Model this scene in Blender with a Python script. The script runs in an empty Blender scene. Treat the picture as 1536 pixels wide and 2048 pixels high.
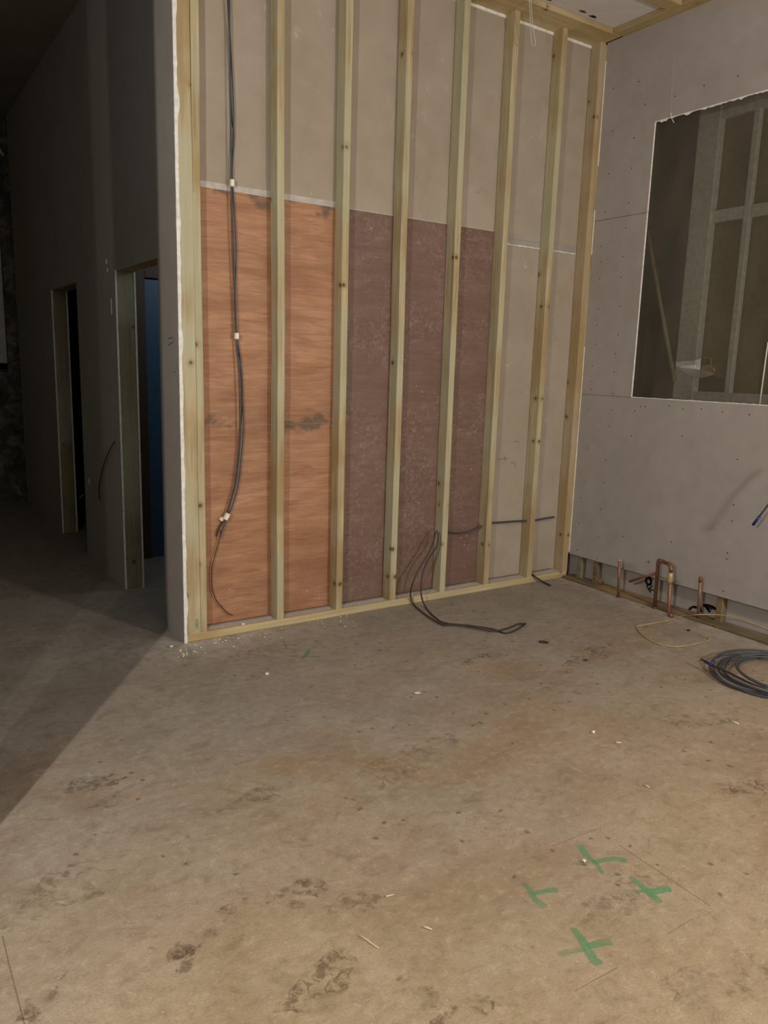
import bpy, bmesh, math, random
from mathutils import Vector, Matrix, noise

random.seed(7)
scene = bpy.context.scene
COL = scene.collection
R = math.radians

# ------------------------------------------------------------ camera
F_PX = 1558.8
yaw, pitch, roll = R(33.730), R(-10.675), R(1.691)
CAM = Vector((-1.394, -4.023, 1.55))
fw = Vector((math.sin(yaw)*math.cos(pitch), math.cos(yaw)*math.cos(pitch), math.sin(pitch)))
rt = Vector((math.cos(yaw), -math.sin(yaw), 0))
up = rt.cross(fw)
rt2 = rt*math.cos(roll) + up*math.sin(roll)
up2 = -rt*math.sin(roll) + up*math.cos(roll)
cd = bpy.data.cameras.new('camera')
cam = bpy.data.objects.new('camera', cd); COL.objects.link(cam)
m = Matrix((rt2, up2, -fw)).transposed().to_4x4(); m.translation = CAM
cam.matrix_world = m
cd.sensor_fit = 'HORIZONTAL'; cd.sensor_width = 36; cd.lens = 36*F_PX/1536
cd.clip_start = 0.02; cd.clip_end = 60
scene.camera = cam

def at(u, v, axis, val):
    """point of the place seen at photo pixel (u, v) on the plane axis = val"""
    d = fw + rt2*((u-768)/F_PX) - up2*((v-1024)/F_PX)
    t = (val - CAM[axis])/d[axis]
    return CAM + d*t

# ------------------------------------------------------------ world, lights, exposure
w = bpy.data.worlds.new('world'); scene.world = w; w.use_nodes = True
w.node_tree.nodes['Background'].inputs[0].default_value = (0.05, 0.06, 0.08, 1)
w.node_tree.nodes['Background'].inputs[1].default_value = 0.1
vs = scene.view_settings
scene.display_settings.display_device = 'sRGB'
vs.view_transform = 'Standard'; vs.look = 'None'; vs.gamma = 1; vs.use_curve_mapping = False
vs.exposure = 0.0

def point(name, loc, power, col, radius=.05):
    l = bpy.data.lights.new(name, 'POINT'); l.energy = power; l.color = col; l.shadow_soft_size = radius
    o = bpy.data.objects.new(name, l); COL.objects.link(o); o.location = loc; return o
def area(name, loc, target, power, col, sx, sy):
    l = bpy.data.lights.new(name, 'AREA'); l.shape = 'RECTANGLE'; l.size = sx; l.size_y = sy
    l.energy = power; l.color = col
    o = bpy.data.objects.new(name, l); COL.objects.link(o); o.location = loc
    o.rotation_euler = (Vector(target)-Vector(loc)).to_track_quat('-Z', 'Y').to_euler(); return o
point('site_light', (-2.344, -3.16, 2.25), 215, (1.0, 0.95, 0.87), .006)
point('room_light', (1.9, -5.2, 1.9), 285, (1.0, 0.94, 0.85), .10)
area('overhead_fill', (-0.2, -4.8, 3.6), (0.2, -3.6, 0), 14, (1.0, 0.88, 0.74), 1.2, .5)  # added fill without a fixture, brightens the near floor
point('corridor_fill', (-2.1, -1.2, 3.2), 13.0, (0.64, 0.82, 1.0), .12)  # added cool fill that lifts the dark corridor side
point('side_room_fill', (.95, 1.0, 2.4), 9, (0.75, 0.88, 1.0), .1)  # added fill that brightens the blue door

# ------------------------------------------------------------ material helpers
class N:
    def __init__(s, name):
        s.m = bpy.data.materials.new(name); s.m.use_nodes = True
        s.t = s.m.node_tree; s.n = s.t.nodes
        s.b = s.n['Principled BSDF']; s.out = s.n['Material Output']
        s.tc = s.n.new('ShaderNodeTexCoord')
    def L(s, a, b): s.t.links.new(a, b)
    def put(s, sock, v):
        if hasattr(v, 'links'): s.L(v, sock)
        else: sock.default_value = v
    def mapping(s, scale=(1, 1, 1), loc=(0, 0, 0), rot=(0, 0, 0), src=None):
        n = s.n.new('ShaderNodeMapping'); s.L(src or s.tc.outputs['Object'], n.inputs[0])
        n.inputs['Scale'].default_value = scale; n.inputs['Rotation'].default_value = rot
        s.put(n.inputs['Location'], loc); return n.outputs[0]
    def noise(s, vec, scale, detail=4, rough=.55, dist=0):
        n = s.n.new('ShaderNodeTexNoise'); s.L(vec, n.inputs['Vector'])
        n.inputs['Scale'].default_value = scale; n.inputs['Detail'].default_value = detail
        n.inputs['Roughness'].default_value = rough; n.inputs['Distortion'].default_value = dist
        return n.outputs['Fac']
    def voro(s, vec, scale, feature='F1', rnd=1, dim='3D'):
        n = s.n.new('ShaderNodeTexVoronoi'); n.voronoi_dimensions = dim; n.feature = feature
        s.L(vec, n.inputs['Vector']); n.inputs['Scale'].default_value = scale
        n.inputs['Randomness'].default_value = rnd; return n.outputs['Distance']
    def ramp(s, fac, stops):
        n = s.n.new('ShaderNodeValToRGB'); s.L(fac, n.inputs[0]); e = n.color_ramp.elements
        while len(e) < len(stops): e.new(.5)
        for k, (p, c) in enumerate(stops):
            e[k].position = p; e[k].color = c if len(c) == 4 else (*c, 1)
        return n.outputs[0]
    def rng(s, fac, a, b, c=0., d=1.):
        n = s.n.new('ShaderNodeMapRange'); s.L(fac, n.inputs[0])
        for k, v in enumerate((a, b, c, d)): n.inputs[k+1].default_value = v
        return n.outputs[0]
    def mix(s, fac, a, b, mode='MIX'):
        n = s.n.new('ShaderNodeMix'); n.data_type = 'RGBA'; n.blend_type = mode
        s.put(n.inputs[0], fac)
        for k, v in ((6, a), (7, b)):
            if hasattr(v, 'links'): s.L(v, n.inputs[k])
            else: n.inputs[k].default_value = (*v[:3], 1)
        return n.outputs[2]
    def math(s, op, a, b=0.):
        n = s.n.new('ShaderNodeMath'); n.operation = op; s.put(n.inputs[0], a); s.put(n.inputs[1], b); return n.outputs[0]
    def base(s, c):
        s.put(s.b.inputs['Base Color'], c if hasattr(c, 'links') else (*c, 1))
    def rough(s, v): s.put(s.b.inputs['Roughness'], v)
    def bump(s, h, strength=.3, dist=.01):
        n = s.n.new('ShaderNodeBump'); s.L(h, n.inputs['Height']); n.inputs['Strength'].default_value = strength
        n.inputs['Distance'].default_value = dist; s.L(n.outputs[0], s.b.inputs['Normal'])
    def rand_off(s, axis=None):
        """object coordinates shifted by a random amount for each object"""
        oi = s.n.new('ShaderNodeObjectInfo')
        c = s.n.new('ShaderNodeCombineXYZ')
        for k, f in enumerate((17.3, 9.1, 23.7)): s.L(s.math('MULTIPLY', oi.outputs['Random'], f), c.inputs[k])
        a = s.n.new('ShaderNodeVectorMath'); a.operation = 'ADD'
        s.L(s.tc.outputs['Object'], a.inputs[0]); s.L(c.outputs[0], a.inputs[1])
        return a.outputs[0], oi.outputs['Random']

def plain(name, col, rough=.6, metal=0.):
    k = N(name); k.base(col); k.rough(rough); k.b.inputs['Metallic'].default_value = metal
    n = k.noise(k.tc.outputs['Object'], 30, 3)
    k.base(k.mix(k.rng(n, .3, .7), [x*.82 for x in col], [min(1, x*1.12) for x in col]))
    return k.m

def wood(name, axis='z', dark=(.315, .235, .115), light=(.60, .515, .33), green=.6):
    k = N(name); v, rnd = k.rand_off()
    s = {'z': (1, 1, .035), 'x': (.035, 1, 1), 'y': (1, .035, 1)}[axis]
    grain = k.noise(k.mapping(s, src=v), 70, 3, .6, .4)
    broad = k.noise(k.mapping({'z': (1, 1, .12), 'x': (.12, 1, 1), 'y': (1, .12, 1)}[axis], src=v), 16, 2)
    patch = k.noise(k.mapping((.4, .4, .4), src=v), 3.2, 3)
    f = k.math('ADD', k.math('MULTIPLY', grain, .55), k.math('MULTIPLY', broad, .45))
    c = k.ramp(f, [(.30, dark), (.50, [a*.5+b*.5 for a, b in zip(dark, light)]), (.68, light)])
    c = k.mix(k.rng(patch, .49, .58, 0, green), c, (.47, .475, .33))
    c = k.mix(k.rng(patch, .38, .47, .65, 0), c, (.36, .24, .10))
    # knots
    sep = k.n.new('ShaderNodeSeparateXYZ'); k.L(v, sep.inputs[0])
    cb = k.n.new('ShaderNodeCombineXYZ')
    a, b, l = {'z': (0, 1, 2), 'x': (1, 2, 0), 'y': (0, 2, 1)}[axis]
    k.L(k.math('ADD', sep.outputs[a], sep.outputs[b]), cb.inputs[0]); k.L(sep.outputs[l], cb.inputs[1])
    kn = k.voro(cb.outputs[0], 3.1, dim='2D')
    kn = k.math('ADD', kn, k.math('MULTIPLY', k.math('SUBTRACT', k.noise(k.mapping((1, 1, 1), src=v), 12, 3), .5), .10))
    kk = k.rng(kn, .018, .045, .85, 0)
    ring = k.rng(kn, .04, .11, .40, 0)
    c = k.mix(ring, c, (.30, .19, .07)); c = k.mix(kk, c, (.085, .042, .018))
    k.base(c); k.rough(.72); k.bump(grain, .25, .003)
    return k.m

def paper(name, c1, c2, scale=1.0, dust=.0):
    k = N(name)
    n1 = k.noise(k.tc.outputs['Object'], 1.4*scale, 3); n2 = k.noise(k.tc.outputs['Object'], 9*scale, 4)
    n3 = k.noise(k.tc.outputs['Object'], 180, 2)
    f = k.math('ADD', k.math('MULTIPLY', n1, .6), k.math('MULTIPLY', n2, .4))
    c = k.mix(k.rng(f, .38, .62), c1, c2)
    c = k.mix(k.rng(n3, .3, .7, 0, .12), c, [x*.8 for x in c1])
    if dust:
        d = k.noise(k.mapping((1, 1, .7)), 22, 6, .75, .5)
        z = k.noise(k.tc.outputs['Object'], 1.7, 2)
        c = k.mix(k.math('MULTIPLY', k.rng(d, .60, .70, 0, dust), k.rng(z, .48, .6)), c, (.75, .70, .62))
    k.base(c); k.rough(.85); k.bump(n3, .08, .002)
    return k.m

def ply(name, cd_, cl_, mottle, stains, speck, bumpy=.1):
    k = N(name); o = k.tc.outputs['Object']
    g = k.noise(k.mapping((.10, 1, 1)), 34, 5, .65, 1.6)
    g2 = k.noise(k.mapping((.25, 1, 1)), 5, 3, .5, 2.0)
    c = k.ramp(k.math('ADD', k.math('MULTIPLY', g, .55), k.math('MULTIPLY', g2, .45)),
               [(.33, cd_), (.5, [(a+b)/2 for a, b in zip(cd_, cl_)]), (.64, cl_)])
    big = k.noise(o, 2.1, 3)
    c = k.mix(k.rng(big, .42, .68, 0, mottle), c, [x*.72 for x in cd_])
    if stains:
        # grey-black damp staining along the joint between the two sheets and the top edge
        sep = k.n.new('ShaderNodeSeparateXYZ'); k.L(o, sep.inputs[0])
        wob = k.noise(k.mapping((1, 1, 1.6)), 6, 4)
        for zc, hw in stains:
            d = k.math('ABSOLUTE', k.math('SUBTRACT', sep.outputs[2], zc))
            d = k.math('ADD', d, k.math('MULTIPLY', k.math('SUBTRACT', wob, .47), .55))
            c = k.mix(k.rng(d, hw+.005, hw+.055, .78, 0), c, (.11, .075, .052))
    if speck:
        fine = k.noise(k.mapping((1, 1, 1)), 42, 6, .8, .9)
        zone = k.noise(o, 3.0, 3)
        c = k.mix(k.math('MULTIPLY', k.rng(fine, .50, .66, 0, speck), k.rng(zone, .40, .56)), c, (.50, .42, .38))
        arcs = k.voro(k.mapping((1, 1, 1), loc=(3, 2, 1)), 7)
        a2 = k.math('ABSOLUTE', k.math('SUBTRACT', arcs, .38))
        c = k.mix(k.math('MULTIPLY', k.rng(a2, 0, .02, .12, 0), k.rng(zone, .52, .6)), c, (.45, .38, .35))
    k.base(c); k.rough(.62); k.bump(g, bumpy, .003)
    return k.m

M = {}
M['wood_z'] = wood('treated_softwood_upright', 'z')
M['wood_x'] = wood('treated_softwood_lengthways', 'x', (.40, .30, .14), (.64, .52, .31), .25)
M['wood_y'] = wood('treated_softwood_crossways', 'y', (.30, .22, .10), (.48, .37, .19), .25)
M['dirty_wood'] = wood('dirty_softwood', 'y', (.11, .078, .042), (.21, .155, .09), .2)
M['board_back'] = paper('buff_board_paper', (.355, .298, .232), (.42, .36, .29), .8, .5)
M['board_right'] = paper('grey_board_paper', (.36, .325, .30), (.42, .385, .36), 1, .0)
M['board_left'] = paper('dark_grey_board_paper', (.37, .325, .28), (.42, .37, .32), .9, .0)
M['gypsum'] = plain('white_gypsum', (.84, .82, .77), .9)
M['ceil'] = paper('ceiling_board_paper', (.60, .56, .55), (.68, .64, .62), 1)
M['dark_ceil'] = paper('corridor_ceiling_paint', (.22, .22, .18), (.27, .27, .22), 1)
M['orange_ply'] = ply('orange_plywood', (.29, .125, .058), (.52, .285, .16), .35, [(1.195, .0), (2.44, -.02)], .12)
M['brown_ply'] = ply('brown_plywood', (.155, .086, .062), (.215, .135, .105), .3, [], .38, .05)
M['foil'] = plain('grey_joint_tape', (.50, .46, .42), .4)
M['copper'] = plain('copper', (.30, .14, .09), .5, .5)
M['old_copper'] = plain('tarnished_copper', (.20, .09, .05), .55, .4)
M['brass'] = plain('brass', (.50, .38, .22), .5, .4)
M['cable'] = plain('grey_cable_sheath', (.058, .064, .078), .5)
M['cable_dark'] = plain('dark_cable_sheath', (.045, .032, .028), .5)
M['cable_yellow'] = plain('yellow_cable_sheath', (.45, .375, .14), .5)
M['string'] = plain('pale_string', (.60, .60, .50), .6)
M['white_tag'] = plain('white_marker_tape', (.85, .80, .66), .6)
M['blue_tape'] = plain('blue_tape', (.01, .02, .16), .4)
M['black'] = plain('black_marker', (.02, .02, .022), .7)
M['screw'] = plain('blackened_screw', (.02, .018, .017), .6)
M['blue_door'] = plain('blue_paint', (.045, .115, .19), .5)
M['brown_frame'] = plain('brown_stained_timber', (.07, .038, .02), .6)
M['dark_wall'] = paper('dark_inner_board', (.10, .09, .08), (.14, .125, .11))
M['inner_wall'] = paper('unlit_inner_board', (.03, .028, .026), (.045, .04, .036))  # near-black colour holds the shade of the unlit side room
M['jamb'] = wood('darker_jamb_wood', 'z', (.17, .15, .085), (.36, .335, .235), .5)  # darker, greyer wood tone for the door jambs
M['white_paint'] = plain('off_white_paint', (.60, .60, .56), .5)
M['sash_paint'] = plain('pale_sash_paint', (.80, .80, .76), .5)
M['mustard'] = plain('mustard_boarding', (.27, .215, .115), .7)
M['crumb'] = plain('plaster_crumb', (.82, .76, .64), .9)
M['chip'] = plain('dark_debris', (.05, .035, .025), .9)
M['sliver'] = plain('wood_sliver', (.70, .58, .38), .8)

def floor_mat():
    k = N('worn_concrete'); o = k.tc.outputs['Object']
    a = k.noise(o, .85, 4, .55, .4); b = k.noise(o, 3.4, 5, .6, .5); c3 = k.noise(o, 26, 5, .7); fine = k.noise(o, 150, 3, .7)
    sep = k.n.new('ShaderNodeSeparateXYZ'); k.L(o, sep.inputs[0])
    # trodden brown dirt lies over the open floor, paler cement near the walls
    yy = k.math('ADD', sep.outputs[1], k.math('MULTIPLY', k.math('SUBTRACT', a, .5), 2.6))
    open_ = k.rng(yy, -1.0, -2.9)
    xx = k.rng(k.math('ADD', sep.outputs[0], k.math('MULTIPLY', k.math('SUBTRACT', b, .5), 1.4)), 1.7, .6)
    grey = k.mix(k.rng(b, .35, .65), (.285, .245, .20), (.345, .30, .25))
    tan = k.mix(k.rng(b, .35, .65), (.355, .262, .155), (.42, .32, .205))
    c = k.mix(k.math('MAXIMUM', open_, k.math('MULTIPLY', xx, .0)), grey, tan)
    # rusty-brown tracked stain across the middle
    st = k.noise(k.mapping((.8, 1.5, 1), rot=(0, 0, .55)), 1.25, 4, .6, .6)
    c = k.mix(k.math('MULTIPLY', k.rng(st, .50, .66, 0, .7), k.rng(yy, -.5, -1.3)), c, (.30, .195, .105))
    c = k.mix(k.rng(c3, .46, .34, 0, .34), c, (.17, .125, .085))
    c = k.mix(k.rng(c3, .54, .66, 0, .32), c, (.56, .47, .37))
    mid = k.noise(k.mapping((1, 1.5, 1), loc=(4, 4, 0)), 8, 6, .72, .8)
    c = k.mix(k.rng(mid, .47, .33, 0, .5), c, (.19, .135, .085))
    c = k.mix(k.rng(mid, .55, .68, 0, .35), c, (.50, .42, .33))
    # scuffs
    sc = k.noise(k.mapping((1, 5, 1), rot=(0, 0, .4)), 10, 6, .75, 1.2)
    c = k.mix(k.rng(sc, .40, .30, 0, .5), c, (.15, .105, .07))
    sc2 = k.noise(k.mapping((5, 1, 1), rot=(0, 0, .9)), 9, 6, .75, 1.0)
    c = k.mix(k.rng(sc2, .59, .70, 0, .45), c, (.50, .43, .34))
    # dark drips and specks
    wv = k.n.new('ShaderNodeVectorMath'); wv.operation = 'ADD'; nz_ = k.n.new('ShaderNodeTexNoise'); nz_.inputs['Scale'].default_value = 14; k.L(o, nz_.inputs['Vector']); sc_ = k.n.new('ShaderNodeVectorMath'); sc_.operation = 'SCALE'; sc_.inputs['Scale'].default_value = .05; k.L(nz_.outputs['Color'], sc_.inputs[0]); k.L(o, wv.inputs[0]); k.L(sc_.outputs[0], wv.inputs[1])
    v = k.voro(wv.outputs[0], 6.5, dim='2D'); v2 = k.voro(k.mapping((1, 1, 1), loc=(5, 3, 0)), 19, dim='2D')
    clus = k.noise(o, 1.7, 3)
    c = k.mix(k.math('MULTIPLY', k.rng(v, .03, .075, .7, 0), k.rng(clus, .50, .55)), c, (.09, .06, .04))
    c = k.mix(k.math('MULTIPLY', k.rng(v2, .03, .09, .5, 0), k.rng(clus, .58, .63)), c, (.10, .065, .04))
    v3 = k.voro(k.mapping((1, 1, 1), loc=(1, 8, 0)), 12, dim='2D')
    c = k.mix(k.math('MULTIPLY', k.rng(v3, .012, .026, .6, 0), k.rng(b, .46, .50)), c, (.78, .70, .58))
    # white gypsum dust beside the walls
    near = k.rng(k.math('ABSOLUTE', k.math('ADD', sep.outputs[1], .05)), .0, .32, 1, 0)
    nearx = k.rng(k.math('ABSOLUTE', k.math('SUBTRACT', sep.outputs[0], .1)), .1, 1.0, 1, 0)
    right = k.rng(sep.outputs[0], 2.72, 2.93, 0, 1)
    dn = k.rng(k.noise(o, 9, 5, .7), .36, .66)
    c = k.mix(k.math('MULTIPLY', k.math('MULTIPLY', near, nearx), k.math('MULTIPLY', dn, .85)), c, (.66, .60, .54))
    c = k.mix(k.math('MULTIPLY', right, k.math('MULTIPLY', dn, .70)), c, (.62, .58, .52))
    c = k.mix(k.rng(fine, .35, .65, 0, .32), c, (.16, .12, .085))
    k.base(c); k.rough(k.rng(b, .3, .7, .62, .85))
    k.bump(k.math('ADD', c3, k.math('MULTIPLY', fine, .5)), .5, .006)
    return k.m
M['floor'] = floor_mat()

def stone_mat():
    k = N('rubble_stone'); o = k.tc.outputs['Object']
    v = k.voro(k.mapping((1, 1, 1.6)), 3.5); n = k.noise(o, 6, 6, .7, .6); b = k.noise(o, 1.1, 3)
    c = k.ramp(n, [(.30, (.03, .028, .02)), (.5, (.13, .12, .085)), (.72, (.42, .41, .36))])
    c = k.mix(k.rng(b, .45, .6, 0, .6), c, (.09, .075, .03))
    k.base(c); k.rough(.95); k.bump(k.math('ADD', n, v), .9, .05); return k.m
M['stone'] = stone_mat()

def poly_mat(name, trans, tint, body, gloss=.10):
    k = N(name); k.n.remove(k.b)
    tr = k.n.new('ShaderNodeBsdfTransparent'); tr.inputs[0].default_value = (*tint, 1)
    df = k.n.new('ShaderNodeBsdfDiffuse')
    wr = k.noise(k.mapping((1, 1, .45), rot=(.35, 0, 0)), 3.2, 4, .6, .7)
    cc = k.ramp(wr, [(.3, [x*.65 for x in body]), (.7, [x*1.3 for x in body])]); k.L(cc, df.inputs[0])
    gl = k.n.new('ShaderNodeBsdfGlossy'); gl.inputs['Roughness'].default_value = .30
    bp = k.n.new('ShaderNodeBump'); bp.inputs['Strength'].default_value = .35; bp.inputs['Distance'].default_value = .02
    k.L(wr, bp.inputs['Height']); k.L(bp.outputs[0], gl.inputs['Normal'])
    m1 = k.n.new('ShaderNodeMixShader'); m1.inputs[0].default_value = gloss
    k.L(df.outputs[0], m1.inputs[1]); k.L(gl.outputs[0], m1.inputs[2])
    m2 = k.n.new('ShaderNodeMixShader'); m2.inputs[0].default_value = trans
    k.L(m1.outputs[0], m2.inputs[1]); k.L(tr.outputs[0], m2.inputs[2]); k.L(m2.outputs[0], k.out.inputs[0])
    return k.m
M['poly'] = poly_mat('polythene', .46, (.84, .83, .78), (.118, .105, .082), .05)
M['flap'] = poly_mat('polythene_flap', .45, (.8, .8, .75), (.32, .30, .25), .15)
M['light_screen'] = poly_mat('light_screen', .55, (.9, .9, .9), (.25, .25, .24), .05)
M['clear_tape'] = poly_mat('clear_tape', .60, (.95, .95, .95), (.75, .73, .70), .45)

def paint_mark_mat(name, strength):
    k = N(name); o, _ = k.rand_off()
    n = k.noise(o, 55, 5, .7); n2 = k.noise(o, 9, 3)
    k.base((.13, .33, .155)); k.rough(.8)
    a = k.math('MULTIPLY', k.rng(n, .25, .60, .35, 1), k.rng(n2, .30, .60, .35, 1))
    k.L(k.math('MULTIPLY', a, strength), k.b.inputs['Alpha']); return k.m
M['green_strong'] = paint_mark_mat('green_marker_paint', .88)
M['green_mid'] = paint_mark_mat('green_marker_paint_worn', .72)
M['green_faint'] = paint_mark_mat('green_marker_paint_faded', .40)
M['smudge'] = paint_mark_mat('black_smear', .8)
M['smudge'].node_tree.nodes['Principled BSDF'].inputs['Base Color'].default_value = (.02, .02, .02, 1)

# ------------------------------------------------------------ mesh helpers
def tag(o, label=None, cat=None, group=None, kind=None):
    if label: o['label'] = label
    if cat: o['category'] = cat
    if group: o['group'] = group
    if kind: o['kind'] = kind
    return o
def link(name, bm, mats, parent=None, loc=(0, 0, 0), smooth=False):
    me = bpy.data.meshes.new(name)
    bmesh.ops.recalc_face_normals(bm, faces=bm.faces)
    if smooth:
        for f in bm.faces: f.smooth = True
    bm.to_mesh(me); bm.free()
    for mm in (mats if isinstance(mats, (list, tuple)) else [mats]): me.materials.append(mm)
    o = bpy.data.objects.new(name, me); COL.objects.link(o); o.location = loc
    if parent: o.parent = parent
    return o
def empty(name, loc=(0, 0, 0)):
    o = bpy.data.objects.new(name, None); COL.objects.link(o); o.location = loc; o.empty_display_size = .1; return o
def add_box(bm, a, b, mi=0, bev=0):
    v = [bm.verts.new((x, y, z)) for x in (a[0], b[0]) for y in (a[1], b[1]) for z in (a[2], b[2])]
    fs = [bm.faces.new([v[i] for i in q]) for q in ((0, 1, 3, 2), (4, 6, 7, 5), (0, 4, 5, 1), (2, 3, 7, 6), (0, 2, 6, 4), (1, 5, 7, 3))]
    for f in fs: f.material_index = mi
    if bev:
        es = list({e for f in fs for e in f.edges})
        bmesh.ops.bevel(bm, geom=es, offset=bev, segments=1, affect='EDGES')
    return fs
def box(name, a, b, mat, parent=None, bev=0, kind=None):
    """box with its origin at the middle of its foot"""
    o = Vector(((a[0]+b[0])/2, (a[1]+b[1])/2, min(a[2], b[2])))
    bm = bmesh.new(); add_box(bm, Vector(a)-o, Vector(b)-o, 0, bev)
    ob = link(name, bm, mat, parent, o if not parent else o - Vector(parent.location))
    if kind: ob['kind'] = kind
    return ob
def catmull(pts, n=8):
    pts = [Vector(p) for p in pts]; P = [pts[0]*2-pts[1]]+pts+[pts[-1]*2-pts[-2]]; out = []
    for i in range(1, len(P)-2):
        for k in range(n):
            t = k/n; a, b, c, d = P[i-1:i+3]
            out.append(.5*((2*b)+(-a+c)*t+(2*a-5*b+4*c-d)*t*t+(-a+3*b-3*c+d)*t**3))
    out.append(pts[-1]); return out
def add_tube(bm, pts, r, seg=8, smooth_n=0, caps=True):
    pts = catmull(pts, smooth_n) if smooth_n else [Vector(p) for p in pts]
    rings = []; prev = None
    for i, p in enumerate(pts):
        t = (pts[min(i+1, len(pts)-1)]-pts[max(i-1, 0)])
        t = t.normalized() if t.length > 1e-9 else Vector((0, 0, 1))
        if prev is None:
            a = t.orthogonal().normalized()
        else:
            a = (prev - t*prev.dot(t)).normalized()
        prev = a; b = t.cross(a)
        rr = r(i/(len(pts)-1)) if callable(r) else r
        rings.append([bm.verts.new(p+(a*math.cos(q)+b*math.sin(q))*rr) for q in [2*math.pi*k/seg for k in range(seg)]])
    for x, y in zip(rings, rings[1:]):
        for k in range(seg):
            f = bm.faces.new((x[k], x[(k+1) % seg], y[(k+1) % seg], y[k])); f.smooth = True
    if caps: bm.faces.new(rings[0][::-1]); bm.faces.new(rings[-1])
def tube(name, pts, r, mat, parent=None, n=8, seg=8):
    o = Vector(pts[0]); bm = bmesh.new(); add_tube(bm, [Vector(p)-o for p in pts], r, seg, n)
    return link(name, bm, mat, parent, o if not parent else o-Vector(parent.location))

def timber(name, xl0, xr0, xl1, xr1, y0, y1, z0, z1, mat, parent=None, wob=.0022, seed=0):
    """upright timber, foot from xl0 to xr0, head from xl1 to xr1, gently bowed, with eased edges"""
    ox, oy = (xl0+xr0)/2, (y0+y1)/2; bm = bmesh.new(); nz = 36; rings = []; e = .003
    for i in range(nz+1):
        t = i/nz; z = z0+(z1-z0)*t
        a = xl0+(xl1-xl0)*t; b = xr0+(xr1-xr0)*t
        d = wob*noise.noise(Vector((seed*7.3, z*.9, 1)))*2.2
        d2 = wob*noise.noise(Vector((seed*3.1, z*4, 5)))
        a += d+d2; b += d-d2*.6; a -= ox; b -= ox; f0 = y0-oy; f1 = y1-oy
        pts = [(a+e, f0), (b-e, f0), (b, f0+e), (b, f1-e), (b-e, f1), (a+e, f1), (a, f1-e), (a, f0+e)]
        rings.append([bm.verts.new((x, y, z-z0)) for x, y in pts])
    for r0, r1 in zip(rings, rings[1:]):
        for k in range(8): bm.faces.new((r0[k], r0[(k+1) % 8], r1[(k+1) % 8], r1[k]))
    bm.faces.new(rings[0][::-1]); bm.faces.new(rings[-1])
    return link(name, bm, mat, parent, (ox, oy, z0))

# ------------------------------------------------------------ the setting
YB = .09            # face of the boards fixed to the back of the studs
XR = 2.993          # face of the boards on the right wall
bm = bmesh.new(); add_box(bm, (-5.6, -7.1, -.12), (2.905, 5.2, 0)); add_box(bm, (2.905, .105, -.12), (4.2, 5.2, 0)); add_box(bm, (2.905, -7.1, -.12), (4.2, .105, -.004))
floor = tag(link('floor', bm, M['floor']), kind='structure')
def joint(pts, w):
    bm = bmesh.new(); P = [Vector((*p, 0)) for p in pts]
    for a, b in zip(P, P[1:]):
        d = (b-a).normalized(); s = Vector((-d.y, d.x, 0))*w*.32
        q = [a-s, b-s, b+s, a+s]; lo = [bm.verts.new(v+Vector((0, 0, -.001))) for v in q]; hi = [bm.verts.new(v+Vector((0, 0, .0006))) for v in q]
        bm.faces.new(hi); bm.faces.new(lo[::-1])
        for k in range(4): bm.faces.new((lo[k], lo[(k+1) % 4], hi[(k+1) % 4], hi[k]))
    return bm
crack = plain('floor_joint_dirt', (.19, .135, .09), .9)
def fl(u, v, z=0.): return at(u, v, 2, z)
for pts, wd in (([(5, 1872), (22, 1945), (38, 2005), (52, 2060)], .004), ([(1238, 1690), (1310, 1738), (1380, 1785), (1420, 1812)], .0022),
                ([(1105, 1692), (1192, 1659)], .0022), ([(1150, 1982), (1235, 1935)], .002), ([(1335, 1868), (1385, 1838)], .002), ([(975, 1518), (1038, 1492)], .002)):
    link('floor_joint', joint([(fl(*p).x, fl(*p).y) for p in pts], wd), crack, floor)

def stain(u, v, a, b, rz, mat, parent, seed):
    rs_ = random.Random(seed); c0 = fl(u, v, .0004); bm_ = bmesh.new(); n_ = 26; ring = []
    for k_ in range(n_):
        t = k_/n_*2*math.pi; q = 1+.5*noise.noise(Vector((math.cos(t)*1.7, math.sin(t)*1.7, seed*3.3)))
        x, y = a*q*math.cos(t), b*q*math.sin(t)
        ring.append(bm_.verts.new((c0.x+x*math.cos(rz)-y*math.sin(rz), c0.y+x*math.sin(rz)+y*math.cos(rz), .0004+.0001*(seed % 5))))
    bm_.faces.new(ring); return link('dirt_shade_patch', bm_, mat, parent)
def stain_mat(nm, col, st, thr):
    k = N(nm); o = k.tc.outputs['Object']; n = k.noise(o, 32, 6, .75, .8); n2 = k.noise(o, 9, 3)
    k.base(col); k.rough(.85)
    k.L(k.math('MULTIPLY', k.math('MULTIPLY', k.rng(n, thr, thr+.12), k.rng(n2, .42, .56)), st), k.b.inputs['Alpha']); return k.m
M['stain_dark'] = stain_mat('dark_dirt_stain', (.13, .08, .045), .45, .46)
M['stain_shade_soft'] = stain_mat('soft_dirt_shade', (.17, .115, .065), .32, .46)
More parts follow.
